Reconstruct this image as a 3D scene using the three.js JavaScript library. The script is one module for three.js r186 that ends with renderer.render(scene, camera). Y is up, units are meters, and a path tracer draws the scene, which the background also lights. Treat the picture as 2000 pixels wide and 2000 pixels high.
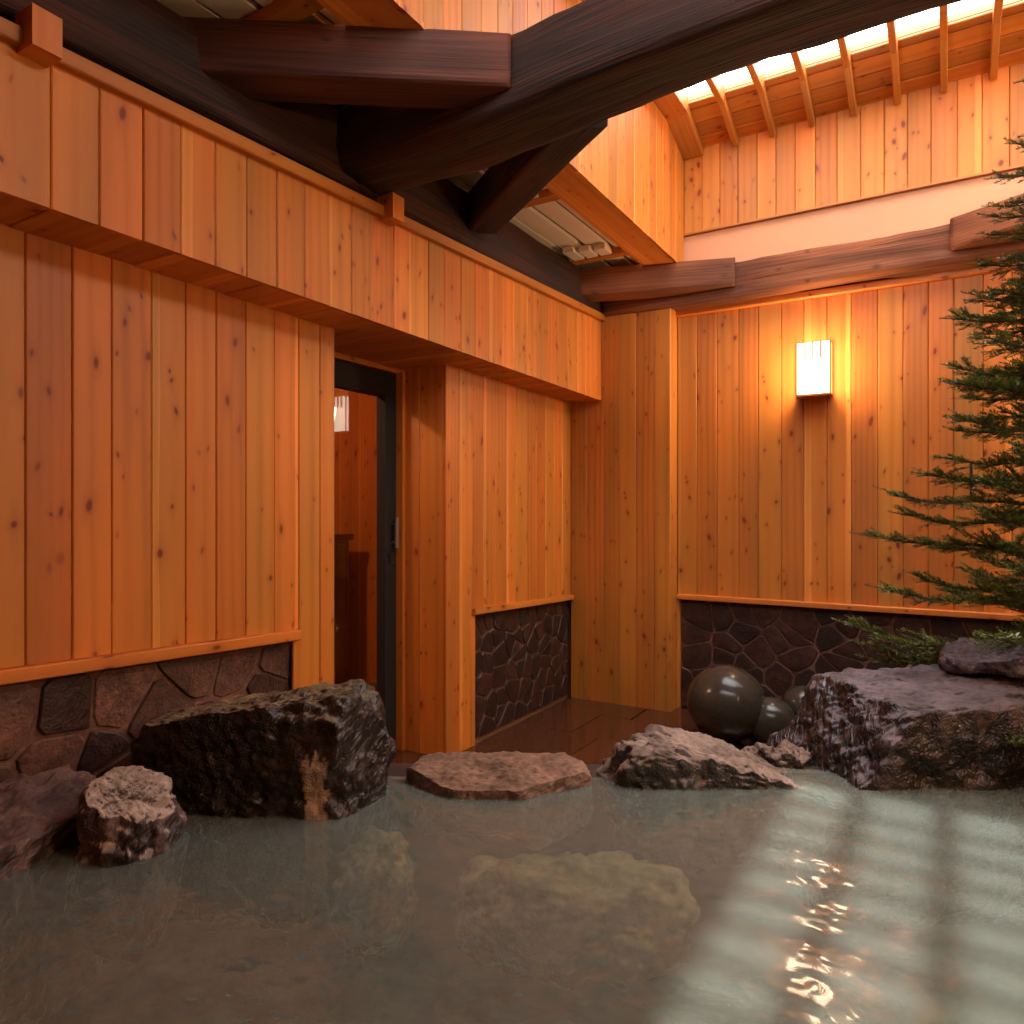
import * as THREE from 'three';
import { ImprovedNoise } from 'three/addons/math/ImprovedNoise.js';
import { mergeGeometries, mergeVertices } from 'three/addons/utils/BufferGeometryUtils.js';

// ------------------------------------------------------------------ camera, sky, sun, exposure
const scene = new THREE.Scene();
const EYE = new THREE.Vector3(0, 1.28, 0), YAW = Math.atan(850 / 1400), FOCAL = 1400;
const camera = new THREE.PerspectiveCamera(2 * Math.atan(1000 / FOCAL) * 180 / Math.PI, 1, 0.05, 200);
camera.position.copy(EYE); camera.rotation.set(0, YAW, 0);
{ // pale hazy daylight sky
  const W = 64, H = 32, a = new Float32Array(W * H * 4);
  for (let j = 0; j < H; j++) for (let i = 0; i < W; i++) {
    const up = Math.max(0, Math.sin((j + 0.5) / H * Math.PI - Math.PI / 2)), k = (j * W + i) * 4;
    a[k] = 9.6 - 1.2 * up; a[k + 1] = 9.5 - 0.8 * up; a[k + 2] = 9.4 - 0.2 * up; a[k + 3] = 1;
  }
  const t = new THREE.DataTexture(a, W, H, THREE.RGBAFormat, THREE.FloatType);
  t.mapping = THREE.EquirectangularReflectionMapping; t.magFilter = THREE.LinearFilter; t.needsUpdate = true;
  scene.background = t; scene.environment = t;
}
const sun = new THREE.DirectionalLight(new THREE.Color(1, 0.98, 0.95), 5.0);
sun.position.set(-0.877 * 4, 3.23 * 4, -1.71 * 4); sun.target.position.set(0, 0, 0);
sun.castShadow = true; sun.shadow.radius = 2.3; sun.shadow.mapSize.set(4096, 4096);
Object.assign(sun.shadow.camera, { left: -6, right: 6, top: 6, bottom: -6, near: 1, far: 40 });
scene.add(sun, sun.target);
const EXPOSURE = 1.24;
const LAMP_COLOR = new THREE.Color(1, 0.60, 0.29), LAMP_POWER = 7;

// ------------------------------------------------------------------ helpers
let seed = 7;
const rnd = () => { seed = (seed * 1664525 + 1013904223) >>> 0; return seed / 4294967296; };
const rr = (a, b) => a + (b - a) * rnd();
const V3 = (x, y, z) => new THREE.Vector3(x, y, z);
const lin = (r, g, b) => new THREE.Color().setRGB(r, g, b);
const lerp = (a, b, t) => a + (b - a) * t, clamp = (x, a = 0, b = 1) => Math.min(b, Math.max(a, x));
const sstep = (a, b, x) => { const t = clamp((x - a) / (b - a)); return t * t * (3 - 2 * t); };
const noise = new ImprovedNoise();
const n3 = (x, y, z) => noise.noise(x + 17.3, y + 5.1, z + 9.7);
const fbm = (x, y, z, o = 4) => { let s = 0, a = 0.5; for (let i = 0; i < o; i++) { s += a * n3(x, y, z); x = x * 2.03 + 3.1; y = y * 2.03 + 1.7; z = z * 2.03 + 5.3; a *= 0.5; } return s; };
// a photo pixel (2000 x 2000) as a direction, and where it meets a plane the thing stands on
const FWD = V3(-Math.sin(YAW), 0, -Math.cos(YAW)), RGT = V3(Math.cos(YAW), 0, -Math.sin(YAW));
const ray = (px, py) => FWD.clone().addScaledVector(RGT, (px - 1000) / FOCAL).add(V3(0, (1000 - py) / FOCAL, 0));
const onY = (px, py, y) => { const r = ray(px, py); return EYE.clone().addScaledVector(r, (y - EYE.y) / r.y); };

const taken = {};
const numbered = (n) => { const k = taken[n] = (taken[n] ?? -1) + 1; return k ? n + '_' + String(k).padStart(3, '0') : n; };
function tag(o, label, category, group, kind) {
  if (label) o.userData.label = label; if (category) o.userData.category = category;
  if (group) o.userData.group = group; if (kind) o.userData.kind = kind; return o;
}
function thing(name, label, category, group, pos) {
  const g = new THREE.Group(); g.name = numbered(name); if (pos) g.position.copy(pos); scene.add(g);
  return tag(g, label, category, group);
}
function mesh(name, geo, mat, parent) {
  const m = new THREE.Mesh(geo, mat); m.castShadow = m.receiveShadow = true;
  m.name = parent ? name : numbered(name); (parent || scene).add(m); return m;
}
function structure(name, geo, mat, label) { const m = mesh(name, geo, mat); m.userData.kind = 'structure'; if (label) m.userData.label = label; return m; }
// box between two corners; uv in metres with the grain along the longest side
function boxGeo(x0, x1, y0, y1, z0, z1) {
  const g = new THREE.BoxGeometry(x1 - x0, y1 - y0, z1 - z0); g.translate((x0 + x1) / 2, (y0 + y1) / 2, (z0 + z1) / 2); return grainUV(g);
}
function grainUV(g, ou = 0, ov = 0, long) {
  g = g.index ? g.toNonIndexed() : g; g.computeBoundingBox();
  const s = g.boundingBox.getSize(V3(0, 0, 0)).toArray(), L = long ?? s.indexOf(Math.max(...s));
  const p = g.attributes.position, n = g.attributes.normal, uv = new Float32Array(p.count * 2);
  for (let i = 0; i < p.count; i++) {
    const q = [p.getX(i), p.getY(i), p.getZ(i)], m = [n.getX(i), n.getY(i), n.getZ(i)].map(Math.abs);
    const d = m.indexOf(Math.max(...m)), o = [0, 1, 2].filter((k) => k !== L && k !== d);
    uv[2 * i] = (q[o[0]] ?? 0) / 0.2 + ou; uv[2 * i + 1] = (d === L ? q[o[1]] : q[L]) / 2.4 + ov;
  }
  g.setAttribute('uv', new THREE.BufferAttribute(uv, 2)); return g;
}
const rough = (o) => new THREE.MeshStandardMaterial({ roughness: 0.7, ...o });

// ------------------------------------------------------------------ textures
function texture(w, h, fn, srgb = true) {
  const d = new Uint8Array(w * h * 4);
  for (let j = 0; j < h; j++) for (let i = 0; i < w; i++) { const c = fn(i / w, j / h), k = (j * w + i) * 4; d[k] = clamp(c[0], 0, 255); d[k + 1] = clamp(c[1], 0, 255); d[k + 2] = clamp(c[2], 0, 255); d[k + 3] = 255; }
  const t = new THREE.DataTexture(d, w, h); t.wrapS = t.wrapT = THREE.RepeatWrapping; t.magFilter = THREE.LinearFilter; t.minFilter = THREE.LinearMipmapLinearFilter; t.generateMipmaps = true;
  if (srgb) t.colorSpace = THREE.SRGBColorSpace; t.needsUpdate = true; return t;
}
// cedar: 0.2 m x 2.4 m of board with growth rings, pale sapwood at an edge, and small dark knots
function cedar(v, tone, w = 192, h = 1024) {
  const knots = [], nk = 13 + Math.floor(rr(0, 9));
  for (let k = 0; k < nk; k++) knots.push({ u: rr(0.12, 0.9), v: rr(0.02, 0.98), r: 0.0038 + 0.0092 * rnd() * rnd(), e: rr(1.0, 2.4), tilt: rr(-1, 1), d: rr(0.25, 0.95), hx: rr(-0.01, 0.01) });
  const sap = Math.max(0, rr(-0.08, 0.2)), sapR = rnd() < 0.5, ph = rr(0, 50), hue = rr(0.97, 1.07), freq = rr(5, 14);
  return texture(w, h, (u, y) => {
    const X = u * 0.2, Y = y * 2.4;
    let warp = 0.010 * n3(ph, Y * 1.1, v * 7) + 0.003 * n3(X * 30, Y * 4, v * 3), dark = 0, halo = 0;
    for (const k of knots) {
      let dy = Y - k.v * 2.4; if (Math.abs(dy) > 0.2) continue;
      const dx = X - k.u * 0.2, q = Math.hypot(dx * 1.0 - dy * k.tilt * 0.3, dy / k.e) / k.r;
      warp += 0.006 * Math.sign(dx) * Math.exp(-q * q / 18);
      dark = Math.max(dark, k.d * (1 - sstep(0.45, 1.35, q)));
      halo = Math.max(halo, 0.42 * k.d * Math.exp(-q * q / 5), 0.22 * k.d * Math.exp(-Math.pow((dx - k.hx * dy * 8) / (k.r * 1.6), 2) - Math.pow(dy / (k.r * 7), 2)));
    }
    const g = (X + warp) * freq * 16, ring = Math.pow(0.5 + 0.5 * Math.sin(g + 2.2 * n3(X * 14, Y * 0.5, ph)), 2.2);
    const fibre = 0.5 + 0.5 * n3(X * 420, Y * 9, ph) , broad = n3(X * 9, Y * 1.2, ph + 20);
    const s = (sapR ? u : 1 - u) > 1 - sap - 0.03 * n3(Y * 2, ph, 1) ? 1 : 0;
    let L = tone * (1 - 0.085 * ring * (0.5 + 0.9 * n3(X * 11, Y * 0.7, ph + 3)) + 0.05 * (fibre - 0.5) + 0.13 * broad);
    let c = [203 * L, 119 * hue * L, 43 * hue * L];
    c[1] -= 4 * ring + 7 * broad; c[2] -= 5 * ring + 8 * broad;
    if (s) c = [c[0] * 1.07 + 6, c[1] * 1.13 + 8, c[2] * 1.28 + 8];
    const m = clamp(dark + halo);
    return [lerp(c[0], 122, m), lerp(c[1], 48, m), lerp(c[2], 6, m)];
  });
}
const cedarMats = [1, 0.96, 1.05, 0.9, 1.02, 0.94, 1.07, 0.98].map((t, i) => rough({ map: cedar(i + 1, t), roughness: 0.52 }));
const anyCedar = () => cedarMats[Math.floor(rnd() * cedarMats.length)];
// dark stained timber
function darkTimber(v, c0, c1, w = 256, h = 1024) {
  const ph = v * 11.3, kn = Array.from({ length: 7 }, () => [rr(0.1, 0.9), rr(0.03, 0.97), rr(0.006, 0.013)]);
  return texture(w, h, (u, y) => {
    const X = u * 0.2, Y = y * 2.4, g = (X + 0.012 * n3(ph, Y * 1.5, 3)) * 260;
    const ring = 0.5 + 0.5 * Math.sin(g + 3 * n3(X * 18, Y * 0.8, ph)), f = 0.5 + 0.5 * n3(X * 300, Y * 7, ph), b = 0.5 + 0.5 * n3(X * 10, Y * 3, ph + 9);
    const crack = sstep(0.40, 0.5, n3(X * 55, Y * 1.3, ph + 33)), blot = n3(X * 5, Y * 1.6, ph + 50), kk = kn.reduce((m, [a, c, r]) => Math.max(m, Math.exp(-(((X - a * 0.2) / r) ** 2 + ((Y - c * 2.4) / (r * 1.7)) ** 2))), 0), k = clamp(0.28 + 0.26 * ring * f + 0.5 * (b - 0.3) + 0.45 * blot) * (1 - 0.7 * crack) * (1 - 0.8 * kk);
    return [lerp(c0[0], c1[0], k), lerp(c0[1], c1[1], k), lerp(c0[2], c1[2], k)];
  });
}
const beamMap = darkTimber(1, [20, 9, 4], [90, 43, 22]), beamMap2 = darkTimber(2, [80, 42, 21], [182, 106, 58]);  // second map is lightened: strong light on the far log put into its colour
const grey = (fn, w = 512, h = 512) => texture(w, h, (u, v) => { const k = 255 * clamp(fn(u, v)); return [k, k, k]; }, false);
const tile = (f, u, v, s, z) => { // noise that repeats over the texture
  const a = f(u * s, v * s, z), b = f((u - 1) * s, v * s, z), c = f(u * s, (v - 1) * s, z), d = f((u - 1) * s, (v - 1) * s, z);
  return (a * (1 - u) + b * u) * (1 - v) + (c * (1 - u) + d * u) * v;
};
const grainBump = grey((u, v) => 0.5 + 0.5 * n3(u * 40, v * 6, 2) * 0.8 + 0.25 * n3(u * 110, v * 14, 4), 256, 512);
const beamMat = rough({ map: beamMap, roughness: 0.82, bumpMap: grainBump, bumpScale: 0.004 });
const beamMat2 = rough({ map: beamMap2, roughness: 0.8, bumpMap: grainBump, bumpScale: 0.004 });
const frameMat = rough({ color: lin(0.012, 0.009, 0.008), roughness: 0.85 });
const backMat = rough({ color: lin(0.46, 0.22, 0.09), roughness: 0.9 });
const plasterMat = rough({ color: lin(0.68, 0.33, 0.175), roughness: 0.95, bumpMap: grey((u, v) => 0.5 + 0.5 * tile(n3, u, v, 60, 1)), bumpScale: 0.001 });  // pale plaster with the warm bounced light put into its colour
const creamMat = rough({ color: lin(0.8, 0.68, 0.54), roughness: 0.8 });

// ------------------------------------------------------------------ planks
// one board: u across, v along, n out of the wall; both long edges chamfered, ends may slope
function plankGeo(o, U, V, N, w, a0, a1, b0, b1, t, ch = 0.0035) {
  const sec = [[0, -t], [0, -ch], [ch, 0], [w - ch, 0], [w, -ch], [w, -t]], pos = [], uv = [];
  const lo = Math.min(a0, b0), len = Math.max(a1, b1) - lo, ou = rnd() * Math.max(0, 0.2 - w) / 0.2, ov = rnd() * Math.max(0, 1 - len / 2.75) - lo / 2.75;
  const at = (k, top) => { const [u, n] = sec[k], f = u / w, v = top ? lerp(a1, b1, f) : lerp(a0, b0, f); return { p: o.clone().addScaledVector(U, u).addScaledVector(V, v).addScaledVector(N, n), t: [(u - n) / 0.2 + ou, v / 2.75 + ov] }; };
  const tri = (...q) => { for (const x of q) { pos.push(x.p.x, x.p.y, x.p.z); uv.push(...x.t); } };
  const flip = U.clone().cross(V).dot(N) < 0;
  const face = (a, b, c) => flip ? tri(a, c, b) : tri(a, b, c);
  for (let k = 0; k < 6; k++) { const j = (k + 1) % 6, A = at(k, 0), B = at(j, 0), C = at(j, 1), D = at(k, 1); face(A, B, C); face(A, C, D); }
  for (let k = 1; k < 5; k++) { face(at(0, 1), at(k, 1), at(k + 1, 1)); face(at(0, 0), at(k + 1, 0), at(k, 0)); }
  const g = new THREE.BufferGeometry(); g.setAttribute('position', new THREE.Float32BufferAttribute(pos, 3)); g.setAttribute('uv', new THREE.Float32BufferAttribute(uv, 2)); g.computeVertexNormals(); return g;
}
function boards(parent, o, U, V, N, L, w, bottom, top, t = 0.018, mats = cedarMats, name = 'plank', gap = 0.002) {
  let u = 0; const list = [];
  while (u < L - 1e-6) {
    let ww = w * rr(0.93, 1.07); if (L - u - ww < w * 0.45) ww = L - u;
    const e = Math.min(u + ww, L), proud = rr(-0.0012, 0.0012);
    const b = typeof bottom === 'function' ? bottom : () => bottom, tp = typeof top === 'function' ? top : () => top;
    const g = plankGeo(o.clone().addScaledVector(U, u).addScaledVector(N, proud), U, V, N, e - u - gap, b(u), tp(u), b(e - gap), tp(e - gap), t);
    list.push(mesh(name, g, mats[Math.floor(rnd() * mats.length)], parent)); u += ww;
  }
  return list;
}
// a straight timber rail from p to q with a rectangular section (w across, h up)
function railGeo(p, q, w, h, ch = 0.004) {
  const d = q.clone().sub(p), L = d.length(), s = new THREE.Shape();
  s.moveTo(-w / 2 + ch, -h / 2); s.lineTo(w / 2 - ch, -h / 2); s.lineTo(w / 2, -h / 2 + ch); s.lineTo(w / 2, h / 2 - ch); s.lineTo(w / 2 - ch, h / 2); s.lineTo(-w / 2 + ch, h / 2); s.lineTo(-w / 2, h / 2 - ch); s.lineTo(-w / 2, -h / 2 + ch);
  let g = new THREE.ExtrudeGeometry(s, { depth: L, bevelEnabled: false }); g = grainUV(g, rnd(), rnd(), 2);
  const z = d.normalize(), x = V3(0, 1, 0).cross(z); if (x.length() < 1e-3) x.set(1, 0, 0); x.normalize(); const y = z.clone().cross(x);
  g.applyMatrix4(new THREE.Matrix4().makeBasis(x, y, z).setPosition(p)); return g;
}
const X = V3(1, 0, 0), Y = V3(0, 1, 0), Z = V3(0, 0, 1), mX = V3(-1, 0, 0), mY = V3(0, -1, 0), mZ = V3(0, 0, -1);

// ------------------------------------------------------------------ measures of the room
const WL = -2.22, FX = -1.99, ZF = -4.58, ZP = -4.44, XP = -1.51, WATER = 0.43, XR = 1.9, ZB = 2.1;
const ySof = (z) => lerp(2.07, 2.03, (-0.85 - z) / 3.55), yMold = (z) => lerp(2.44, 2.56, (-0.85 - z) / 3.55), ySill = (z) => 0.85 - 0.036 * (-0.95 - z);
const DOOR0 = -2.21, DOOR1 = -3.0, XD = -2.57;

// ------------------------------------------------------------------ shell of the room (setting)
const floorMap = texture(512, 512, (u, v) => { const a = tile(fbm, u, v, 9, 2), b = tile(n3, u, v, 90, 5), k = 1 + 0.9 * a + 0.25 * b; return [88 * k, 52 * k, 33 * k]; });
{
  const floorMat = rough({ map: floorMap.clone(), roughness: 0.13 }); floorMat.map.repeat.set(1.3, 1.3); floorMat.map.needsUpdate = true;
  const g = new THREE.PlaneGeometry(7, 8); g.rotateX(-Math.PI / 2); g.translate(-0.6, 0, -1.3); g.attributes.uv.array.forEach((_, i, a) => { a[i] *= 6; });
  structure('floor', g, rough({ color: lin(0.05, 0.035, 0.028), roughness: 0.9 }).clone());
  scene.children.at(-1).position.y = -0.02;
  // wet flagstones of the walkway between the walls and the pool
  const f = thing('stone_floor', 'wet brown flagstone walkway between cedar walls and rock rim', 'floor');
  let zi = 0;
  for (let z = -4.58; z < -1.0; z += 0.42, zi++) {
    let x = -2.22 - (zi % 2) * 0.2;
    while (x < 1.8) {
      const w = rr(0.5, 0.72), x1 = Math.min(x + w, 1.88), x0 = Math.max(x, -2.22);
      if (x1 - x0 > 0.06) { const b = boxGeo(x0 + 0.004, x1 - 0.004, -0.03, rr(-0.002, 0.002), z + 0.004, Math.min(z + 0.416, -0.95)); mesh('flagstone', b, floorMat, f); }
      x += w;
    }
  }
  // threshold inside the door recess
  mesh('flagstone', boxGeo(-2.64, -2.224, -0.03, 0.001, DOOR1, DOOR0), floorMat, f);
}
// outer walls behind the boarding, with the door opening left free
structure('left_wall', mergeGeometries([boxGeo(-2.68, -2.268, -0.1, 3.0, DOOR0 + 0.03, ZB + 0.2), boxGeo(-2.68, -2.268, -0.1, 3.0, -4.95, DOOR1 - 0.03), boxGeo(-2.68, -2.268, 2.09, 3.0, DOOR1 - 0.03, DOOR0 + 0.03)]), backMat);
structure('far_wall', boxGeo(-2.268, XR + 0.2, -0.1, 3.05, -4.95, ZF - 0.062), backMat);
{
  const m = cedarMats[0].clone(); 
  const r = structure('right_wall', boxGeo(XR, XR + 0.2, -0.1, 3.0, -4.64, ZB + 0.2), m), b = structure('back_wall', boxGeo(-2.268, XR, -0.1, 3.0, ZB, ZB + 0.2), cedarMats[3].clone());
}
// low ceiling round the lantern opening
const LX0 = -1.42, LX1 = 1.5, LZ0 = -4.43, LZ1 = -0.9, LTOP = 3.66, LB = 2.815;
structure('ceiling', mergeGeometries([boxGeo(-2.68, LX0 - 0.20, 2.93, 3.05, -4.95, ZB + 0.2), boxGeo(LX1 + 0.12, XR + 0.2, 2.93, 3.05, -4.95, ZB + 0.2), boxGeo(LX0 - 0.20, LX1 + 0.12, 2.93, 3.05, LZ1 + 0.12, ZB + 0.2)]), rough({ color: lin(0.4, 0.2, 0.09), roughness: 0.8 }));
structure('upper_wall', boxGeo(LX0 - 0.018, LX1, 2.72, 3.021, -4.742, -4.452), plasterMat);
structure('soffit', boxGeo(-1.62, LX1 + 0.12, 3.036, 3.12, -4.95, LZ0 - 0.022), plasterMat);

// ------------------------------------------------------------------ left wall: boards beside the door
{
  const t = thing('cedar_wall', 'knotty cedar board wall between low stone panel and dark soffit, left of the door', 'wall');
  const z1 = -2.0;
  boards(t, V3(WL, 0, -0.885), mZ, Y, X, 1.128, 0.125, (u) => ySill(-0.885 - u), (u) => ySof(-0.885 - u) + 0.01);
  boards(t, V3(WL, 0, ZB), mZ, Y, X, ZB + 0.885, 0.125, (u) => ySill(ZB - u), (u) => ySof(ZB - u) + 0.01);
  boards(t, V3(WL, 0, -2.013), mZ, Y, X, 0.197, 0.11, 0, (u) => ySof(-2.013 - u) + 0.01);
  const r = railGeo(V3(WL + 0.004, ySill(ZB) - 0.021, ZB), V3(WL + 0.004, ySill(z1) - 0.021, z1), 0.05, 0.04); mesh('sill_rail', r, cedarMats[6], t);
  mesh('edge_trim', railGeo(V3(WL - 0.003, 0, -2.004), V3(WL - 0.003, ySill(z1) - 0.042, -2.004), 0.014, 0.048), cedarMats[2], t);
}
{
  const t = thing('cedar_wall', 'narrow cedar board wall between glass door recess and corner pillar', 'wall');
  const zs = -3.235;
  boards(t, V3(WL, 0, DOOR1), mZ, Y, X, 0.235, 0.12, 0, (u) => ySof(DOOR1 - u) + 0.01);
  boards(t, V3(WL, 0, zs), mZ, Y, X, zs - ZP, 0.12, (u) => ySill(zs - u) - 0.015, (u) => ySof(zs - u) + 0.01);
  mesh('sill_rail', railGeo(V3(WL + 0.003, ySill(zs) - 0.033, zs), V3(WL + 0.003, ySill(ZP) - 0.033, ZP), 0.044, 0.034), cedarMats[4], t);
  mesh('edge_trim', railGeo(V3(WL - 0.003, 0, zs - 0.006), V3(WL - 0.003, ySill(zs) - 0.052, zs - 0.006), 0.014, 0.046), cedarMats[2], t);
}
// door recess lining
{
  const t = thing('door_recess', 'cedar board lining of the doorway recess beside the glass door', 'door recess');
  boards(t, V3(XD - 0.05, 0, DOOR1), X, Y, Z, WL - XD + 0.05 - 0.02, 0.11, 0, ySof(DOOR1) + 0.01, 0.028, cedarMats);
  boards(t, V3(XD - 0.05, 0, DOOR0), X, Y, mZ, WL - XD + 0.05 - 0.02, 0.11, 0, ySof(DOOR0) + 0.01, 0.028, cedarMats);
  mesh('door_stop', boxGeo(XD + 0.03, XD + 0.075, 0, 2.03, DOOR1, DOOR1 + 0.022), cedarMats[1], t);
  mesh('header', boxGeo(XD - 0.05, XD + 0.05, 2.025, 2.085, DOOR1, DOOR0), cedarMats[3], t);
}
// bulkhead over the wall and the door
{
  const t = thing('cedar_bulkhead', 'long boxed cedar bulkhead projecting over the door under the dark wall beam', 'bulkhead');
  boards(t, V3(FX, 0, ZB), mZ, Y, X, ZB - ZP, 0.125, (u) => ySof(ZB - u), (u) => yMold(ZB - u) + 0.03);
  const s = 0.36; let z = ZB;
  while (z > ZP + 1e-6) { const e = Math.max(z - s * rr(0.9, 1.2), ZP); mesh('soffit_board', boards.one ?? plankGeo(V3(XD - 0.0, ySof((z + e) / 2) + 0.001, z), mZ, X, mY, z - e - 0.002, 0, FX - XD - 0.021, 0, FX - XD - 0.021, 0.018), anyCedar(), t); z = e; }
  mesh('top_rail', railGeo(V3(FX + 0.004, yMold(ZB) + 0.022, ZB), V3(FX + 0.004, yMold(ZP) + 0.022, ZP), 0.05, 0.044), cedarMats[3], t);
  for (const [px, py] of [[75, 78], [762, 425]]) {
    const q = ray(px, py), k = (FX + 0.03) / q.x, zc = q.z * k;
    mesh('cleat', boxGeo(FX - 0.01, FX + 0.075, yMold(zc) - 0.015, yMold(zc) + 0.085, zc - 0.035, zc + 0.035), cedarMats[6], t);
  }
}
// corner pillar
{
  const t = thing('cedar_pillar', 'boxed cedar pillar in the corner, projecting before the lamp wall', 'pillar');
  boards(t, V3(WL, 0, ZP), X, Y, Z, XP - WL, 0.12, 0, 2.6);
  boards(t, V3(XP, 0, ZP - 0.0035), mZ, Y, X, ZP - ZF - 0.005, 0.14, 0, 2.6);
}
// far wall
{
  const t = thing('cedar_wall', 'bright cedar board wall carrying the lit paper lamp', 'wall');
  boards(t, V3(XP, 0, ZF), X, Y, Z, XR - XP, 0.128, 0.742, 2.57);
  mesh('sill_rail', railGeo(V3(XP + 0.002, 0.728, ZF + 0.004), V3(XR, 0.728, ZF + 0.004), 0.05, 0.034), cedarMats[6], t);
  mesh('top_rail', railGeo(V3(XP + 0.002, 2.572, ZF + 0.006), V3(XR, 2.572, ZF + 0.006), 0.056, 0.04), cedarMats[6], t);
  mesh('edge_trim', boxGeo(XP + 0.001, XP + 0.012, 0, 0.711, ZF - 0.03, ZF + 0.012), cedarMats[2], t);
  mesh('rod', boxGeo(...(() => { const r = ray(1897, 955), k = (ZF + 0.012) / r.z; const x = r.x * k; return [x - 0.006, x + 0.006, 1.28 + 0.06, 1.28 + 0.27 * 1]; })(), ZF + 0.003, ZF + 0.016), frameMat, t);
}

// ------------------------------------------------------------------ crazy paving stone panels
function cells(w, h, n) { // rounded polygons of a relaxed random tessellation
  let p = []; const aspect = w / h, nx = Math.max(1, Math.round(Math.sqrt(n * aspect))), ny = Math.max(1, Math.round(n / nx));
  for (let j = 0; j < ny; j++) for (let i = 0; i < nx; i++) p.push([(i + 0.5 + rr(-0.44, 0.44) + (j % 2) * 0.3) / nx * w, (j + 0.5 + rr(-0.44, 0.44)) / ny * h]);
  return p.map((a, ai) => {
    let poly = [[0, 0], [w, 0], [w, h], [0, h]];
    p.forEach((b, bi) => {
      if (ai === bi) return; const mx = (a[0] + b[0]) / 2, my = (a[1] + b[1]) / 2, dx = b[0] - a[0], dy = b[1] - a[1], out = [];
      for (let k = 0; k < poly.length; k++) { const P = poly[k], Q = poly[(k + 1) % poly.length], s = (P[0] - mx) * dx + (P[1] - my) * dy, e = (Q[0] - mx) * dx + (Q[1] - my) * dy; if (s <= 0) out.push(P); if (s * e < 0) { const f = s / (s - e); out.push([lerp(P[0], Q[0], f), lerp(P[1], Q[1], f)]); } }
      poly = out;
    });
    return poly;
  }).filter((q) => q.length > 2);
}
function inset(poly, d) {
  const c = poly.reduce((s, q) => [s[0] + q[0] / poly.length, s[1] + q[1] / poly.length], [0, 0]);
  return poly.map((q) => { const r = Math.hypot(q[0] - c[0], q[1] - c[1]) || 1; return [q[0] - (q[0] - c[0]) * Math.min(0.6, d / r * 1.25), q[1] - (q[1] - c[1]) * Math.min(0.6, d / r * 1.25)]; });
}
const chaikin = (p) => p.flatMap((a, i) => { const b = p[(i + 1) % p.length]; return [[lerp(a[0], b[0], 0.14), lerp(a[1], b[1], 0.14)], [lerp(a[0], b[0], 0.86), lerp(a[1], b[1], 0.86)]]; });
const stoneMap = texture(512, 512, (u, v) => { const a = tile(fbm, u, v, 7, 3), b = tile(n3, u, v, 70, 8), c = tile(fbm, u, v, 22, 6), k = 150 * (1 + 0.8 * a + 0.3 * b + 0.4 * c); return [k * 1.12, k * 1.0, k * 0.92]; });
const stoneBump = grey((u, v) => 0.5 + 0.8 * tile(fbm, u, v, 16, 4) + 0.2 * tile(n3, u, v, 80, 2));
const stoneMats = [[0.18, 0.092, 0.07], [0.13, 0.075, 0.055], [0.21, 0.12, 0.09], [0.066, 0.034, 0.027], [0.16, 0.10, 0.066], [0.048, 0.03, 0.026], [0.088, 0.042, 0.032]].map((c) => rough({ map: stoneMap, color: lin(...c.map((x) => x * 1.7)), roughness: 0.5, bumpMap: stoneBump, bumpScale: 0.006 }));
const mortarMat = rough({ map: stoneMap, color: lin(0.46, 0.28, 0.20), roughness: 0.9, bumpMap: stoneBump, bumpScale: 0.004 });
function stoneWall(label, o, U, V, N, w, hFn, n, gap, mats) {
  const t = thing('stone_wall', label, 'stone wall'), H = Math.max(hFn(0), hFn(w));
  const P = (u, v, d) => o.clone().addScaledVector(U, u).addScaledVector(V, v).addScaledVector(N, d);
  const mg = new THREE.BufferGeometry(); { const c = [P(0, 0, 0), P(w, 0, 0), P(w, hFn(w), 0), P(0, hFn(0), 0)], idx = U.clone().cross(V).dot(N) > 0 ? [0, 1, 2, 0, 2, 3] : [0, 2, 1, 0, 3, 2]; mg.setAttribute('position', new THREE.Float32BufferAttribute(idx.flatMap((i) => c[i].toArray()), 3)); mg.setAttribute('uv', new THREE.Float32BufferAttribute(idx.flatMap((i) => [[0, 0], [w, 0], [w, H], [0, H]][i]), 2)); mg.computeVertexNormals(); }
  mesh('mortar', mg, mortarMat, t);
  for (const c of cells(w, H, n)) {
    let q = inset(c, gap / 2); q = chaikin(q);
    const th = rr(0.006, 0.013), pos = [], uv = [], top = (u) => hFn(u) / H;
    const f = inset(q, 0.004), R = [[q, 0], [q, th * 0.55], [f, th]], put = (p, d) => { const v = p[1] * top(p[0]); pos.push(...P(p[0], v, d).toArray()); uv.push(p[0] * 1.6, v * 1.6); };
    const flip = U.clone().cross(V).dot(N) < 0, tri = (a, b, c2) => { put(...a); if (flip) { put(...c2); put(...b); } else { put(...b); put(...c2); } };
    for (let r = 0; r < 2; r++) for (let k = 0; k < q.length; k++) { const j = (k + 1) % q.length, A = [R[r][0][k], R[r][1]], B = [R[r][0][j], R[r][1]], C = [R[r + 1][0][j], R[r + 1][1]], D = [R[r + 1][0][k], R[r + 1][1]]; tri(A, B, C); tri(A, C, D); }
    const m = [q.reduce((s, x) => s + x[0], 0) / q.length, q.reduce((s, x) => s + x[1], 0) / q.length];
    for (let k = 0; k < f.length; k++) tri([m, th + rr(0, 0.003)], [f[k], th], [f[(k + 1) % f.length], th]);
    let g = new THREE.BufferGeometry(); g.setAttribute('position', new THREE.Float32BufferAttribute(pos, 3)); g.setAttribute('uv', new THREE.Float32BufferAttribute(uv, 2)); g.computeVertexNormals();
    mesh('stone', g, mats[Math.floor(rnd() * mats.length)], t);
  }
}
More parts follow.
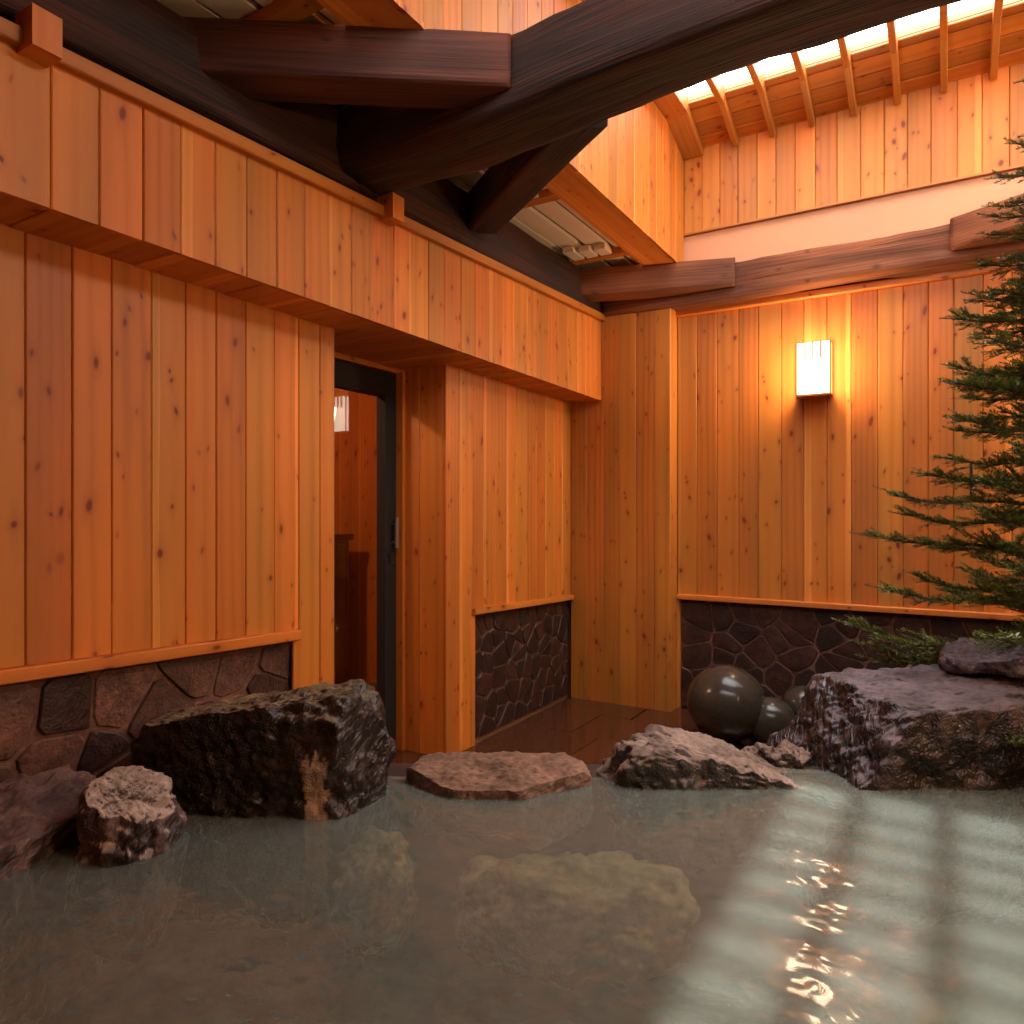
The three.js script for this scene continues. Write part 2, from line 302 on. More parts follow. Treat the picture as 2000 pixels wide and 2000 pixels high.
stoneWall('mauve crazy paving panel under the sill rail behind the boulders, left of the door', V3(WL - 0.032, 0, 0.6), mZ, Y, X, 2.6, (u) => ySill(0.6 - u) - 0.045, 66, 0.015, stoneMats.slice(0, 5));
stoneWall('dark crazy paving panel between door recess and corner pillar', V3(WL - 0.032, 0.012, -3.244), mZ, Y, X, -3.244 - ZP - 0.002, (u) => ySill(-3.244 - u) - 0.062, 62, 0.010, [stoneMats[3], stoneMats[5], stoneMats[6]]);
stoneWall('dark crazy paving panel under the lamp wall behind the stone balls', V3(XP + 0.014, 0, ZF - 0.030), X, Y, Z, XR - XP - 0.014, () => 0.708, 100, 0.012, [stoneMats[3], stoneMats[5], stoneMats[6]]);

// ------------------------------------------------------------------ glass door
const paneMat = (o = {}) => new THREE.MeshPhysicalMaterial({ transmission: 1, thickness: 0, roughness: 0.02, ior: 1.5, color: lin(1, 1, 1), ...o });
{
  const t = thing('glass_door', 'dark framed glass door standing in the cedar recess', 'door', null, V3(XD, 0, 0));
  const b = (n, x0, x1, y0, y1, z0, z1, m) => mesh(n, boxGeo(x0, x1, y0, y1, z0, z1), m, t);
  const st = b('stile', -0.03, 0.03, 0.005, 2.02, DOOR1 + 0.002, DOOR1 + 0.108, frameMat); b('stile', -0.03, 0.03, 0.005, 2.02, DOOR0 - 0.108, DOOR0 - 0.002, frameMat);
  b('rail', -0.029, 0.029, 1.895, 2.019, DOOR1 + 0.108, DOOR0 - 0.108, frameMat); b('rail', -0.029, 0.029, 0.005, 0.16, DOOR1 + 0.108, DOOR0 - 0.108, frameMat);
  const pg = new THREE.PlaneGeometry(DOOR0 - DOOR1 - 0.21, 1.74); pg.rotateY(Math.PI / 2); pg.translate(0.004, 1.0275, (DOOR0 + DOOR1) / 2);
  mesh('pane', pg, paneMat(), t);
  const h = new THREE.CylinderGeometry(0.011, 0.011, 0.16, 14); h.translate(0.065, 1.17, DOOR1 + 0.056);
  const hd = mesh('handle', mergeGeometries([h, new THREE.CylinderGeometry(0.007, 0.007, 0.05, 10).rotateZ(Math.PI / 2).translate(0.05, 1.12, DOOR1 + 0.056), new THREE.CylinderGeometry(0.007, 0.007, 0.05, 10).rotateZ(Math.PI / 2).translate(0.05, 1.22, DOOR1 + 0.056)]), rough({ color: lin(0.35, 0.34, 0.33), metalness: 0.9, roughness: 0.3 }), st);
  mesh('lock', boxGeo(0.03, 0.036, 1.0, 1.06, DOOR1 + 0.03, DOOR1 + 0.08), rough({ color: lin(0.08, 0.07, 0.06), metalness: 0.8, roughness: 0.35 }), st);
}
// room behind the door
{
  const w = cedarMats[5];
  structure('changing_room', mergeGeometries([boxGeo(-4.4, -4.25, -0.1, 2.5, -4.2, -0.9), boxGeo(-4.25, -2.68, -0.1, 2.5, -4.2, -4.05), boxGeo(-4.25, -2.68, -0.1, 2.5, -1.05, -0.9), boxGeo(-4.25, -2.68, 2.4, 2.5, -4.05, -1.05)]), w);
  structure('changing_room_floor', boxGeo(-4.25, -2.64, -0.1, -0.004, -4.05, -1.05), rough({ color: lin(0.12, 0.06, 0.035), roughness: 0.6 }));
  const c = thing('cabinet', 'dark brown cabinet dimly seen through the door glass', 'cabinet', null, V3(-3.9, 0, -3.2));
  mesh('body', boxGeo(-0.33, 0.2, 0, 1.08, -0.62, 0.6), rough({ map: beamMap2, roughness: 0.5 }), c);
  for (const z of [-0.31, 0.30]) mesh('door', boxGeo(0.2, 0.215, 0.06, 1.05, z - 0.29, z + 0.29), beamMat2, c);
  mesh('top', boxGeo(-0.33, 0.23, 1.081, 1.12, -0.64, 0.62), beamMat2, c);
  const bl = thing('basket', 'rounded dark basket standing on the cabinet behind the glass', 'basket', null, V3(-3.9, 1.121, -3.3));
  mesh('bowl', new THREE.LatheGeometry([[0.001, 0], [0.15, 0], [0.19, 0.1], [0.185, 0.2], [0.13, 0.27], [0.001, 0.29]].map((p) => new THREE.Vector2(...p)), 28), rough({ color: lin(0.22, 0.12, 0.075), roughness: 0.85 }), bl);
  const l = thing('ceiling_lamp', 'small ceiling lamp inside the changing room', 'lamp', null, V3(-3.3, 2.36, -2.0));
  mesh('shade', new THREE.CylinderGeometry(0.09, 0.09, 0.07, 20), rough({ color: lin(0.8, 0.7, 0.55), emissive: lin(1, 0.7, 0.42), emissiveIntensity: 2 }), l);
  const p = new THREE.PointLight(LAMP_COLOR, 0.5 * LAMP_POWER / 1.4); p.castShadow = true; p.shadow.radius = 3; l.add(p);
}

// ------------------------------------------------------------------ dark beams
// hewn timber along a path: section half sizes a (across) and b (up), corners eased, surface uneven
function hewn(path, a, b, ease = 0.35, wob = 0.008, seg = 60, sd = 1) {
  const K = 44, pos = [], uv = [], idx = [], L = path.getLength(), up = V3(0, 1, 0);
  for (let i = 0; i <= seg; i++) {
    const f = i / seg, p = path.getPointAt(f), T = path.getTangentAt(f), S = up.clone().cross(T).normalize(), Q = T.clone().cross(S);
    for (let k = 0; k <= K; k++) {
      const th = k / K * Math.PI * 2, c = Math.cos(th), s = Math.sin(th), e = lerp(14, 2, ease), r = Math.pow(Math.pow(Math.abs(c), e) + Math.pow(Math.abs(s), e), -1 / e);
      const kk = k % K, w = 1 + wob / Math.max(a, b) * (1.6 * n3(f * L * 1.3, Math.cos(kk / K * 6.283) * 1.4 + sd * 9, Math.sin(kk / K * 6.283) * 1.4) + 0.8 * n3(f * L * 7, Math.cos(kk / K * 6.283) * 4 + sd * 3, Math.sin(kk / K * 6.283) * 4));
      const q = p.clone().addScaledVector(S, c * r * a * w).addScaledVector(Q, s * r * b * w); pos.push(q.x, q.y, q.z); uv.push(k / K * (a + b) * 4 / 0.2, f * L / 2.4);
    }
  }
  const M = K + 1; for (let i = 0; i < seg; i++) for (let k = 0; k < K; k++) { const A = i * M + k, B = A + 1, C = A + M, D = C + 1; idx.push(A, B, D, A, D, C); }
  for (const [i, s] of [[0, 1], [seg, -1]]) { const c = pos.length / 3, p = path.getPointAt(i / seg); pos.push(p.x, p.y, p.z); uv.push(0.5, 0.1); for (let k = 0; k < K; k++) { const A = i * M + k; s > 0 ? idx.push(c, A + 1, A) : idx.push(c, A, A + 1); } }
  const g = new THREE.BufferGeometry(); g.setAttribute('position', new THREE.Float32BufferAttribute(pos, 3)); g.setAttribute('uv', new THREE.Float32BufferAttribute(uv, 2)); g.setIndex(idx); g.computeVertexNormals(); return g;
}
const curve = (...p) => new THREE.CatmullRomCurve3(p.map((q) => V3(...q)), false, 'catmullrom', 0.5);
const beam = (label, path, a, b, ease, wob, mat, sd, name = 'timber_beam', cat = 'beam', group) => tag(mesh(name, hewn(path, a, b, ease, wob, 70, sd), mat), label, cat, group);
beam('dark timber wall beam lying along the top of the cedar bulkhead', curve([-2.12, 2.60, 2.08], [-2.12, 2.645, -0.2], [-2.12, 2.70, -2.4], [-2.12, 2.715, -4.56]), 0.135, 0.135, 0.17, 0.006, beamMat, 1);
beam('dark bowed log crossing the room under the lantern opening', curve([-2.06, 2.70, -2.13], [-1.5, 2.70, -2.13], [-0.95, 2.74, -2.13], [-0.3, 2.755, -2.13], [0.6, 2.75, -2.15], [1.88, 2.70, -2.15]), 0.145, 0.122, 0.17, 0.010, beamMat, 2);
beam('brown hewn log lying on top of the lamp wall', curve([-2.0, 2.70, -4.53], [-1.2, 2.695, -4.53], [-0.6, 2.705, -4.53], [0.1, 2.70, -4.53], [0.9, 2.71, -4.53], [1.88, 2.70, -4.53]), 0.11, 0.108, 0.5, 0.010, beamMat2, 3);
beam('dark timber wall beam along the top of the wall opposite the door', curve([1.72, 2.70, 2.08], [1.72, 2.70, -1.0], [1.72, 2.70, -4.4]), 0.13, 0.13, 0.3, 0.006, beamMat, 4);
const brace = (label, x0, z0, x1, z1, sd, mat) => { // front faces run from (x0,z0) to (x1,z1)
  const d = V3(x1 - x0, 0, z1 - z0).normalize(), back = V3(d.z, 0, -d.x); if (back.z > 0) back.negate();
  const o = back.multiplyScalar(0.085), p = V3(x0, 2.738, z0).add(o), q = V3(x1, 2.738, z1).add(o);
  beam(label, new THREE.LineCurve3(p, q), 0.085, 0.086, 0.05, 0.0025, mat, sd, 'corner_brace', 'brace');
};
brace('brown squared corner brace from wall beam to the near side of the crossing log', -2.05, -1.35, -1.196, -1.964, 5, rough({ map: darkTimber(5, [42, 18, 10], [122, 62, 38]), roughness: 0.75, bumpMap: grainBump, bumpScale: 0.003 }));
brace('dark corner brace from wall beam to the far side of the crossing log', -2.0, -2.86, -1.14, -2.24, 6, beamMat);
brace('brown brace end over the corner pillar, lapped on the hewn log', -2.02, -4.10, -1.095, -4.4, 7, beamMat2);
brace('brown corner brace lapped on the hewn log behind the conifer', 0.013, -4.4, 1.64, -3.48, 8, beamMat2);

// ------------------------------------------------------------------ left strip of ceiling
{
  const t = thing('batten_ceiling', 'low ceiling of pale boards and dark gaps between wall beam and lantern', 'ceiling');
  for (const [x0, x1] of [[-2.16, -2.0], [-1.985, -1.865], [-1.835, -1.73], [-1.70, -1.63]]) mesh('board', boxGeo(x0, x1, 2.866, 2.886, -4.6, ZB), creamMat, t);
  mesh('backing', boxGeo(-2.2, -1.625, 2.9, 2.928, -4.6, ZB), backMat, t);
  for (const z of [-4.02, -3.12, -1.55, -0.4, 0.8]) mesh('joist', boxGeo(-1.99, -1.625, 2.825, 2.865, z - 0.03, z + 0.03), cedarMats[3], t);
  for (const z of [-4.02, -3.12]) for (const [x, dz] of [[-1.935, 0.10], [-1.845, 0.07], [-1.755, 0.045]]) mesh('block', boxGeo(x - 0.034, x + 0.034, 2.83, 2.864, z + 0.031, z + 0.031 + dz + 0.06), creamMat, t);
}

// ------------------------------------------------------------------ roof lantern
{
  const t = thing('lantern_wall', 'pale knotty cedar side of the roof lantern above the wall beam', 'lantern wall');
  boards(t, V3(LX0, 0, LZ1), mZ, Y, X, LZ1 - LZ0, 0.112, LB, 3.66);
  mesh('bottom_trim', boxGeo(LX0 - 0.20, LX0 - 0.002, LB, LB + 0.02, LZ0 - 0.03, LZ1 + 0.1), cedarMats[2], t);
  mesh('backing', boxGeo(LX0 - 0.12, LX0 - 0.02, LB + 0.021, 3.76, LZ0 - 0.14, LZ1 + 0.12), backMat, t);
}
{
  const t = thing('lantern_wall', 'orange cedar end of the roof lantern above the pale soffit', 'lantern wall');
  boards(t, V3(LX0, 0, LZ0), X, Y, Z, LX1 - LX0, 0.112, 3.035, 3.555);
  mesh('bottom_trim', boxGeo(LX0, LX1, 3.022, 3.034, LZ0 - 0.02, LZ0 + 0.008), cedarMats[3], t);
  mesh('backing', boxGeo(LX0 - 0.019, LX1, 3.125, 3.76, LZ0 - 0.14, LZ0 - 0.02), backMat, t);
}
// unseen sides of the lantern, window bands added to brighten its inside
const WY0 = 2.98, WY1 = 3.56;
structure('lantern_shell', mergeGeometries([
  boxGeo(LX1, LX1 + 0.12, 2.82, WY0, LZ0 - 0.14, LZ1 + 0.12), boxGeo(LX1, LX1 + 0.12, WY1, 3.8, LZ0 - 0.14, LZ1 + 0.12), boxGeo(LX1, LX1 + 0.12, WY0, WY1, LZ0 - 0.14, -4.2), boxGeo(LX1, LX1 + 0.12, WY0, WY1, LZ1 - 0.1, LZ1 + 0.12),
  boxGeo(LX0 - 0.02, LX1, 2.82, WY0, LZ1, LZ1 + 0.12), boxGeo(LX0 - 0.02, LX1, WY1, 3.8, LZ1, LZ1 + 0.12), boxGeo(LX0 - 0.02, LX0 + 0.15, WY0, WY1, LZ1, LZ1 + 0.12), boxGeo(LX1 - 0.1, LX1, WY0, WY1, LZ1, LZ1 + 0.12)]), cedarMats[1]);
{
  const a = thing('added_lantern_window', 'added band of unseen high windows brightening the lantern from the side opposite the door', 'window'), b = thing('added_lantern_window', 'added band of unseen high windows brightening the lantern from the end behind the crossing log', 'window');
  const gl = paneMat({ roughness: 0 });
  for (let k = 0; k < 5; k++) { const z0 = -4.2 + k * 0.64, z1 = z0 + 0.64, g = new THREE.PlaneGeometry(0.6, WY1 - WY0); g.rotateY(Math.PI / 2); g.translate(LX1 + 0.06, (WY0 + WY1) / 2, (z0 + z1) / 2); mesh('pane', g, gl, a); mesh('mullion', boxGeo(LX1 + 0.03, LX1 + 0.09, WY0, WY1, z1 - 0.02, z1 + 0.02), cedarMats[3], a); }
  for (let k = 0; k < 4; k++) { const x0 = LX0 + 0.15 + k * 0.6675, x1 = x0 + 0.6675, g = new THREE.PlaneGeometry(0.627, WY1 - WY0); g.translate((x0 + x1) / 2, (WY0 + WY1) / 2, LZ1 + 0.06); mesh('pane', g, gl, b); mesh('mullion', boxGeo(x1 - 0.02, x1 + 0.02, WY0, WY1, LZ1 + 0.03, LZ1 + 0.09), cedarMats[3], b); }
}
const GZ0 = -4.10, GZ1 = -2.72;
{
  const t = thing('lantern_roof', 'boarded lantern roof with slim rafters and a glazed strip letting in daylight', 'roof');
  // sloping boards at the far side, then the flat boarded part near the camera
  const up = V3(0, LTOP - 3.546, GZ0 - LZ0).normalize(), nrm = up.clone().cross(X).normalize(); if (nrm.y > 0) nrm.negate();
  const SL = Math.hypot(LTOP - 3.546, GZ0 - LZ0);
  boards(t, V3(LX0, 3.546, LZ0), up, X, nrm, SL, 0.098, 0, LX1 - LX0, 0.016, cedarMats, 'roof_board', 0.004);
  boards(t, V3(LX0, LTOP, GZ1), Z, X, mY, LZ1 - GZ1, 0.118, 0, LX1 - LX0, 0.016, cedarMats, 'roof_board', 0.004);
  mesh('roof_deck', mergeGeometries([boxGeo(LX0 - 0.12, LX1 + 0.12, LTOP + 0.04, LTOP + 0.1, GZ1, LZ1 + 0.12)]), backMat, t);
  { const g = boxGeo(LX0 - 0.12, LX1 + 0.12, 0.03, 0.07, -0.14, SL - 0.01); g.applyMatrix4(new THREE.Matrix4().makeBasis(X, nrm.clone().negate(), up).setPosition(V3(0, 3.546, LZ0))); mesh('roof_deck', g, backMat, t); }
  const glass = paneMat({ roughness: 0.0 });
  const xs = []; for (let k = 0; k < 12; k++) xs.push(-1.096 + 0.2163 * k);
  const edges = [LX0, ...xs, LX1 + 0.0];
  for (let k = 0; k + 1 < edges.length; k++) { const a = edges[k], b = edges[k + 1]; const g = new THREE.PlaneGeometry(b - a - 0.004, GZ1 - GZ0 - 0.01); g.rotateX(Math.PI / 2); g.translate((a + b) / 2, LTOP + 0.075, (GZ0 + GZ1) / 2); mesh('glass_pane', g, glass, t); }
  for (const x of [LX0 + 0.066, ...xs]) {
    const w = x < -1.3 ? 0.13 : 0.034;  // wall-side rafter added extra wide to narrow the sunlit patch on the water
    const p = V3(x, 3.546, LZ0).addScaledVector(nrm, 0.029), q = V3(x, LTOP, GZ0).addScaledVector(nrm, 0.029);
    mesh('rafter', railGeo(p, q, w, 0.056), cedarMats[3], t); mesh('rafter', railGeo(V3(x, LTOP - 0.012, GZ0), V3(x, LTOP - 0.012, LZ1), w, 0.10), cedarMats[3], t);
  }
  for (let z = GZ0 + 0.15; z < GZ1 - 0.05; z += 0.142) mesh('glazing_batten', boxGeo(LX0, LX1, LTOP + 0.044, LTOP + 0.07, z - 0.008, z + 0.008), cedarMats[3], t);
}

// ------------------------------------------------------------------ wall lamps
function wallLamp(label, p, turn, group, power = 1) {
  const t = thing('wall_lamp', label, 'lamp', group, p); t.rotation.y = turn; // local +z faces the room
  const w = 0.185, h = 0.315, d = 0.105, wood = cedarMats[4];
  mesh('back_plate', boxGeo(-w / 2, w / 2, -h / 2, h / 2, 0, 0.014), wood, t);
  const sg = boxGeo(-w / 2 + 0.008, w / 2 - 0.008, -h / 2 + 0.012, h / 2 - 0.004, 0.0145, d - 0.008);
  mesh('lamp_shade', sg, rough({ color: lin(0.85, 0.8, 0.72), roughness: 0.6, emissive: lin(1, 0.86, 0.66), emissiveIntensity: 7 }), t);
  mesh('bottom_plate', boxGeo(-w / 2 - 0.004, w / 2 + 0.004, -h / 2, -h / 2 + 0.011, 0.0145, d), wood, t);
  for (const x of [-w / 2, w / 2]) mesh('side_bar', boxGeo(x - 0.004, x + 0.004, -h / 2 + 0.0115, h / 2, d - 0.0075, d + 0.001), wood, t);
  for (const x of [-0.042, 0, 0.042]) mesh('slat', boxGeo(x - 0.0045, x + 0.0045, h / 2 - 0.1, h / 2 - 0.004, d - 0.0075, d + 0.004), wood, t);
  const l = new THREE.PointLight(LAMP_COLOR, LAMP_POWER * power); l.position.set(0, 0, 0.06); l.castShadow = true; l.shadow.radius = 4; t.add(l);
}
{
  const r = ray(1590, 722), k = (ZF + 0.06) / r.z;
  wallLamp('glowing white box lamp on the cedar wall above the stone balls', V3(r.x * k, EYE.y + r.y * k, ZF + 0.001), 0, null, 0.26);
  wallLamp('box lamp on the cedar wall facing the door', V3(XR - 0.001, 1.95, -1.7), -Math.PI / 2, null, 0.7);
}

// ------------------------------------------------------------------ pool
const shore = [[-2.17, 1.9], [-2.17, -0.7], [-1.98, -1.25], [-1.62, -1.72], [-1.25, -1.93], [-0.85, -2.18], [-0.45, -2.5], [0.3, -2.85], [1.8, -2.9], [1.8, 1.9]];
{
  const outer = new THREE.Shape(shore.map(([x, z]) => new THREE.Vector2(x + (x < -2 ? -0.03 : x > 1.5 ? 0.08 : -0.06), -(z < -1 ? z - 0.13 : z > 1 ? z + 0.15 : z)))), hole = new THREE.Path(shore.map(([x, z]) => new THREE.Vector2(x, -z)));
  outer.holes.push(hole); const g = new THREE.ExtrudeGeometry(outer, { depth: WATER - 0.01, bevelEnabled: false }); g.rotateX(-Math.PI / 2);
  structure('pool_wall', g, rough({ map: stoneMap, color: lin(0.16, 0.12, 0.1), roughness: 0.6 }));
  const s = new THREE.Shape(shore.map(([x, z]) => new THREE.Vector2(x, -z)));
  const bed = new THREE.ShapeGeometry(s); bed.rotateX(-Math.PI / 2); bed.translate(0, 0.012, 0); structure('pool_floor', bed, rough({ map: stoneMap, color: lin(0.20, 0.26, 0.22), roughness: 0.9 }));
  const wg = new THREE.ShapeGeometry(s); wg.rotateX(-Math.PI / 2); wg.translate(0, WATER, 0);
  const ripple = grey((u, v) => 0.5 + 0.55 * tile(n3, u, v, 5, 1) + 0.24 * tile(n3, u, v * 1, 13, 2) + 0.10 * tile(n3, u, v, 31, 3), 512, 512); ripple.repeat.set(0.9, 1.1);
  structure('water', wg, new THREE.MeshPhysicalMaterial({ color: lin(0.47, 0.54, 0.455), roughness: 0.08, transmission: 0.735, thickness: 0, ior: 1.33, bumpMap: ripple, bumpScale: 0.016 }), 'milky green bath water');
}

// ------------------------------------------------------------------ rocks
function ico(detail) { const g = new THREE.IcosahedronGeometry(1, detail); g.deleteAttribute('uv'); g.deleteAttribute('normal'); return mergeVertices(g, 1e-5); }
const icos = {}; const getIco = (d) => (icos[d] ??= ico(d));
// a rough boulder: boxy ellipsoid, broken planes, layered noise; faces sorted into damp rock and pale crust
function boulder(o) {
  const { half, rot = 0, pow = 4, cuts = [], amp = 0.06, freq = 2.2, detail = 48, sd = 1, grit = 1, color, crust = () => -1 } = o;
  const src = getIco(detail), P = src.attributes.position, n = P.count, pos = new Float32Array(n * 3), v = V3(0, 0, 0), S = Math.min(...half);
  for (let i = 0; i < n; i++) {
    v.fromBufferAttribute(P, i); const r = Math.pow(Math.abs(v.x) ** pow + Math.abs(v.y) ** pow + Math.abs(v.z) ** pow, -1 / pow);
    const p = V3(v.x * r * half[0], v.y * r * half[1], v.z * r * half[2]);
    const q = p.clone().multiplyScalar(freq).addScalar(sd * 13.7);
    const d = amp * (1.4 * fbm(q.x, q.y, q.z, 3) + 0.5 * Math.abs(n3(q.x * 2.7, q.y * 2.7, q.z * 2.7)) - 0.15) ;
    p.addScaledVector(v, d);
    for (const [nx, ny, nz, dist] of cuts) { const N = V3(nx, ny, nz).normalize(), k = p.dot(N) - dist; if (k > 0) p.addScaledVector(N, -k * 0.94); }
    const m = p.clone().multiplyScalar(freq * 9).addScalar(sd * 3.1), f = p.clone().multiplyScalar(freq * 30).addScalar(sd);
    p.addScaledVector(v, amp * (0.16 * fbm(m.x, m.y * 0.6, m.z, 3) + 0.05 * n3(f.x, f.y, f.z)));
    const h = p.clone().addScalar(sd * 2.3); p.addScaledVector(v, grit * (0.030 * fbm(h.x * 13, h.y * 13, h.z * 13, 3) + 0.012 * fbm(h.x * 42, h.y * 42, h.z * 42, 2)));
    pos[3 * i] = p.x; pos[3 * i + 1] = p.y; pos[3 * i + 2] = p.z;
  }
  const g = new THREE.BufferGeometry(); g.setAttribute('position', new THREE.BufferAttribute(pos, 3)); g.setIndex(src.index.clone()); g.computeVertexNormals();
  const nm = g.attributes.normal, col = new Float32Array(n * 3), cr = new Float32Array(n);
  for (let i = 0; i < n; i++) {
    const p = [pos[3 * i], pos[3 * i + 1], pos[3 * i + 2]], N = [nm.getX(i), nm.getY(i), nm.getZ(i)];
    cr[i] = crust(p, N); const c = color(p, N, cr[i] > 0); col[3 * i] = c[0]; col[3 * i + 1] = c[1]; col[3 * i + 2] = c[2];
  }
  g.setAttribute('color', new THREE.BufferAttribute(col, 3));
  const uv = new Float32Array(n * 2); for (let i = 0; i < n; i++) { uv[2 * i] = (pos[3 * i] + pos[3 * i + 2] * 0.6) * 2; uv[2 * i + 1] = (pos[3 * i + 1] + pos[3 * i + 2] * 0.7) * 2; } g.setAttribute('uv', new THREE.BufferAttribute(uv, 2));
  const ix = g.index.array, A = [], B = []; for (let k = 0; k < ix.length; k += 3) (cr[ix[k]] + cr[ix[k + 1]] + cr[ix[k + 2]] > 0 ? B : A).push(ix[k], ix[k + 1], ix[k + 2]);
  g.setIndex([...A, ...B]); g.addGroup(0, A.length, 0); if (B.length) g.addGroup(A.length, B.length, 1);
  const m = mesh(o.name || 'boulder', g, B.length ? [wetRock, dryRock] : [o.dry ? dryRock : wetRock]); m.position.copy(o.at); m.rotation.y = rot; return tag(m, o.label, 'rock', o.group);
}
const rockBump = grey((u, v) => 0.5 + 0.9 * tile(fbm, u, v, 24, 7) + 0.25 * tile(n3, u, v, 110, 3));
const wetRock = rough({ vertexColors: true, roughness: 0.3, bumpMap: rockBump, bumpScale: 0.012 }), dryRock = rough({ vertexColors: true, roughness: 0.85, bumpMap: rockBump, bumpScale: 0.008 });
// speckled rock colours: pale crust against dark damp stone, streaked down the sides
const paint = (dark, pale, sd, streak = 0.5, third = dark) => (p, N, c) => {
  const a = fbm(p[0] * 9 + sd, p[1] * 9, p[2] * 9, 4), s = n3(p[0] * 60, p[1] * 60 + sd, p[2] * 60), t = sstep(0.12, 0.3, n3(p[0] * 22 + sd, p[1] * 4, p[2] * 22)) * streak, w = sstep(0.05, 0.22, fbm(p[0] * 5, p[1] * 5 + sd, p[2] * 5, 2)) ;
  const b = c ? pale : dark.map((x, i) => lerp(lerp(x, third[i], w), third[i] * 1.5, t)), k = 1 + 1.3 * a + (c ? 0.55 : 0.5) * s;
  return b.map((x) => Math.max(0.004, x * k));
};
// crust where the face lies level enough, with a ragged outline
const levelCrust = (lo, sd, wob = 0.35, yMin = -9) => (p, N) => N[1] - lo - wob * fbm(p[0] * 7 + sd, p[1] * 7, p[2] * 7, 3) - (p[1] < yMin ? 2 : 0);
const at = (px, py, y) => onY(px, py, y);
const D0 = [0.017, 0.012, 0.010], P0 = [0.155, 0.122, 0.132];
boulder({ label: 'low mauve rock at the pool edge beside the pale capped stone', at: V3(-2.0, 0.33, -0.86), half: [0.17, 0.27, 0.36], rot: 0.35, pow: 3, amp: 0.11, freq: 4, sd: 2, cuts: [[0.3, 1, 0.1, 0.19], [1, 0.15, 0.2, 0.14]], color: paint([0.07, 0.038, 0.03], [0.13, 0.078, 0.065], 2, 0.8, [0.11, 0.065, 0.052]), crust: levelCrust(0.62, 4, 0.6) });
boulder({ label: 'small rock with a flat pale cap between mauve rock and big dark block', at: V3(-1.79, 0.395, -1.05), half: [0.105, 0.23, 0.10], rot: 0.5, grit: 0.6, pow: 3.2, amp: 0.05, freq: 6, sd: 5, cuts: [[0.5, 1, 0.42, 0.150]], color: paint([0.05, 0.032, 0.03], [0.42, 0.33, 0.26], 5, 0.7, [0.12, 0.08, 0.07]), crust: levelCrust(0.6, 6, 0.18, 0.02) });
const limeStreak = (base) => (p, N, c) => { // tan lime deposit that the inflow left down the front
  const u = p[0], f = N[2], w = 0.034 + 0.03 * fbm(p[0] * 20, p[1] * 9, p[2] * 20, 3) - 0.05 * Math.max(0, p[1] - 0.06);
  if (f > 0.1 && Math.abs(u - 0.185 + 0.02 * n3(p[1] * 9, 2, 2)) < w && p[1] < 0.17 + 0.06 * n3(u * 60, 1, 1)) { const k = 1 + 0.9 * fbm(p[0] * 40, p[1] * 12, p[2] * 40, 3); return [0.40 * k, 0.27 * k, 0.17 * k]; }
  return base(p, N, c);
};
boulder({ label: 'big dark block boulder with flat olive top before the door', at: V3(-1.765, 0.43, -1.50), half: [0.36, 0.34, 0.23], rot: 0.545, pow: 4.5, amp: 0.085, freq: 3.4, detail: 64, sd: 9, cuts: [[-0.16, 1, -0.10, 0.268], [-0.1, 0.1, 1, 0.2], [0.9, 0.1, 0.5, 0.33]], color: limeStreak(paint(D0, [0.15, 0.115, 0.06], 9, 0.45, [0.035, 0.027, 0.022])), crust: levelCrust(0.86, 9, 0.3, 0.15) });
boulder({ label: 'flat tan rim slab between dark block boulder and pale peaked rock', detail: 60, grit: 0.6, at: V3(-1.20, 0.395, -1.90), half: [0.29, 0.12, 0.13], rot: 0.42, pow: 4, amp: 0.035, freq: 5, sd: 14, cuts: [[0, 1, 0.14, 0.078], [0.7, 0.1, 1, 0.15], [-0.8, 0.2, 1, 0.2]], color: paint([0.15, 0.085, 0.06], [0.24, 0.14, 0.088], 14, 0.3, [0.15, 0.09, 0.06]), crust: levelCrust(0.6, 12, 0.5) });
boulder({ label: 'pale peaked rim rock with a dark front before the stone balls', at: V3(-0.62, 0.37, -2.34), half: [0.42, 0.22, 0.17], rot: 0.47, pow: 2.6, amp: 0.09, freq: 4, detail: 56, sd: 21, cuts: [[0.32, 1, 0.05, 0.115], [0.1, 0.2, 1, 0.13]], color: paint([0.035, 0.035, 0.03], [0.25, 0.185, 0.145], 21, 0.6, [0.09, 0.08, 0.06]), crust: levelCrust(0.55, 21, 0.6) });
boulder({ label: 'great dark boulder with a mauve grey top under the conifer', at: V3(0.19, 0.33, -2.98), half: [0.80, 0.44, 0.30], rot: 0.52, pow: 4, amp: 0.10, freq: 2.6, detail: 72, sd: 30, cuts: [[-0.07, 1, 0.06, 0.365], [0.05, 0.05, 1, 0.25], [-1, 0.75, 0.25, 0.60]], color: paint(D0, P0, 30, 0.5, [0.07, 0.045, 0.035]), crust: levelCrust(0.78, 31, 0.4) });
boulder({ name: 'cap_stone', label: 'thin mauve grey slab lying on the great boulder', at: V3(0.13, 0.765, -3.04), half: [0.14, 0.055, 0.11], rot: 0.2, pow: 3, amp: 0.035, freq: 8, sd: 41, cuts: [[-0.15, 1, 0.25, 0.035]], color: paint([0.2, 0.16, 0.17], P0, 41, 0.2), dry: true, crust: () => 1 });
boulder({ name: 'rim_stone', label: 'small pale rim stone wedged against the great boulder', at: V3(-0.50, 0.41, -2.56), half: [0.10, 0.07, 0.07], rot: 0.9, pow: 2.6, amp: 0.06, freq: 8, detail: 28, sd: 44, color: paint([0.06, 0.045, 0.04], [0.24, 0.17, 0.13], 44, 0.4), crust: levelCrust(0.5, 3, 0.6) });
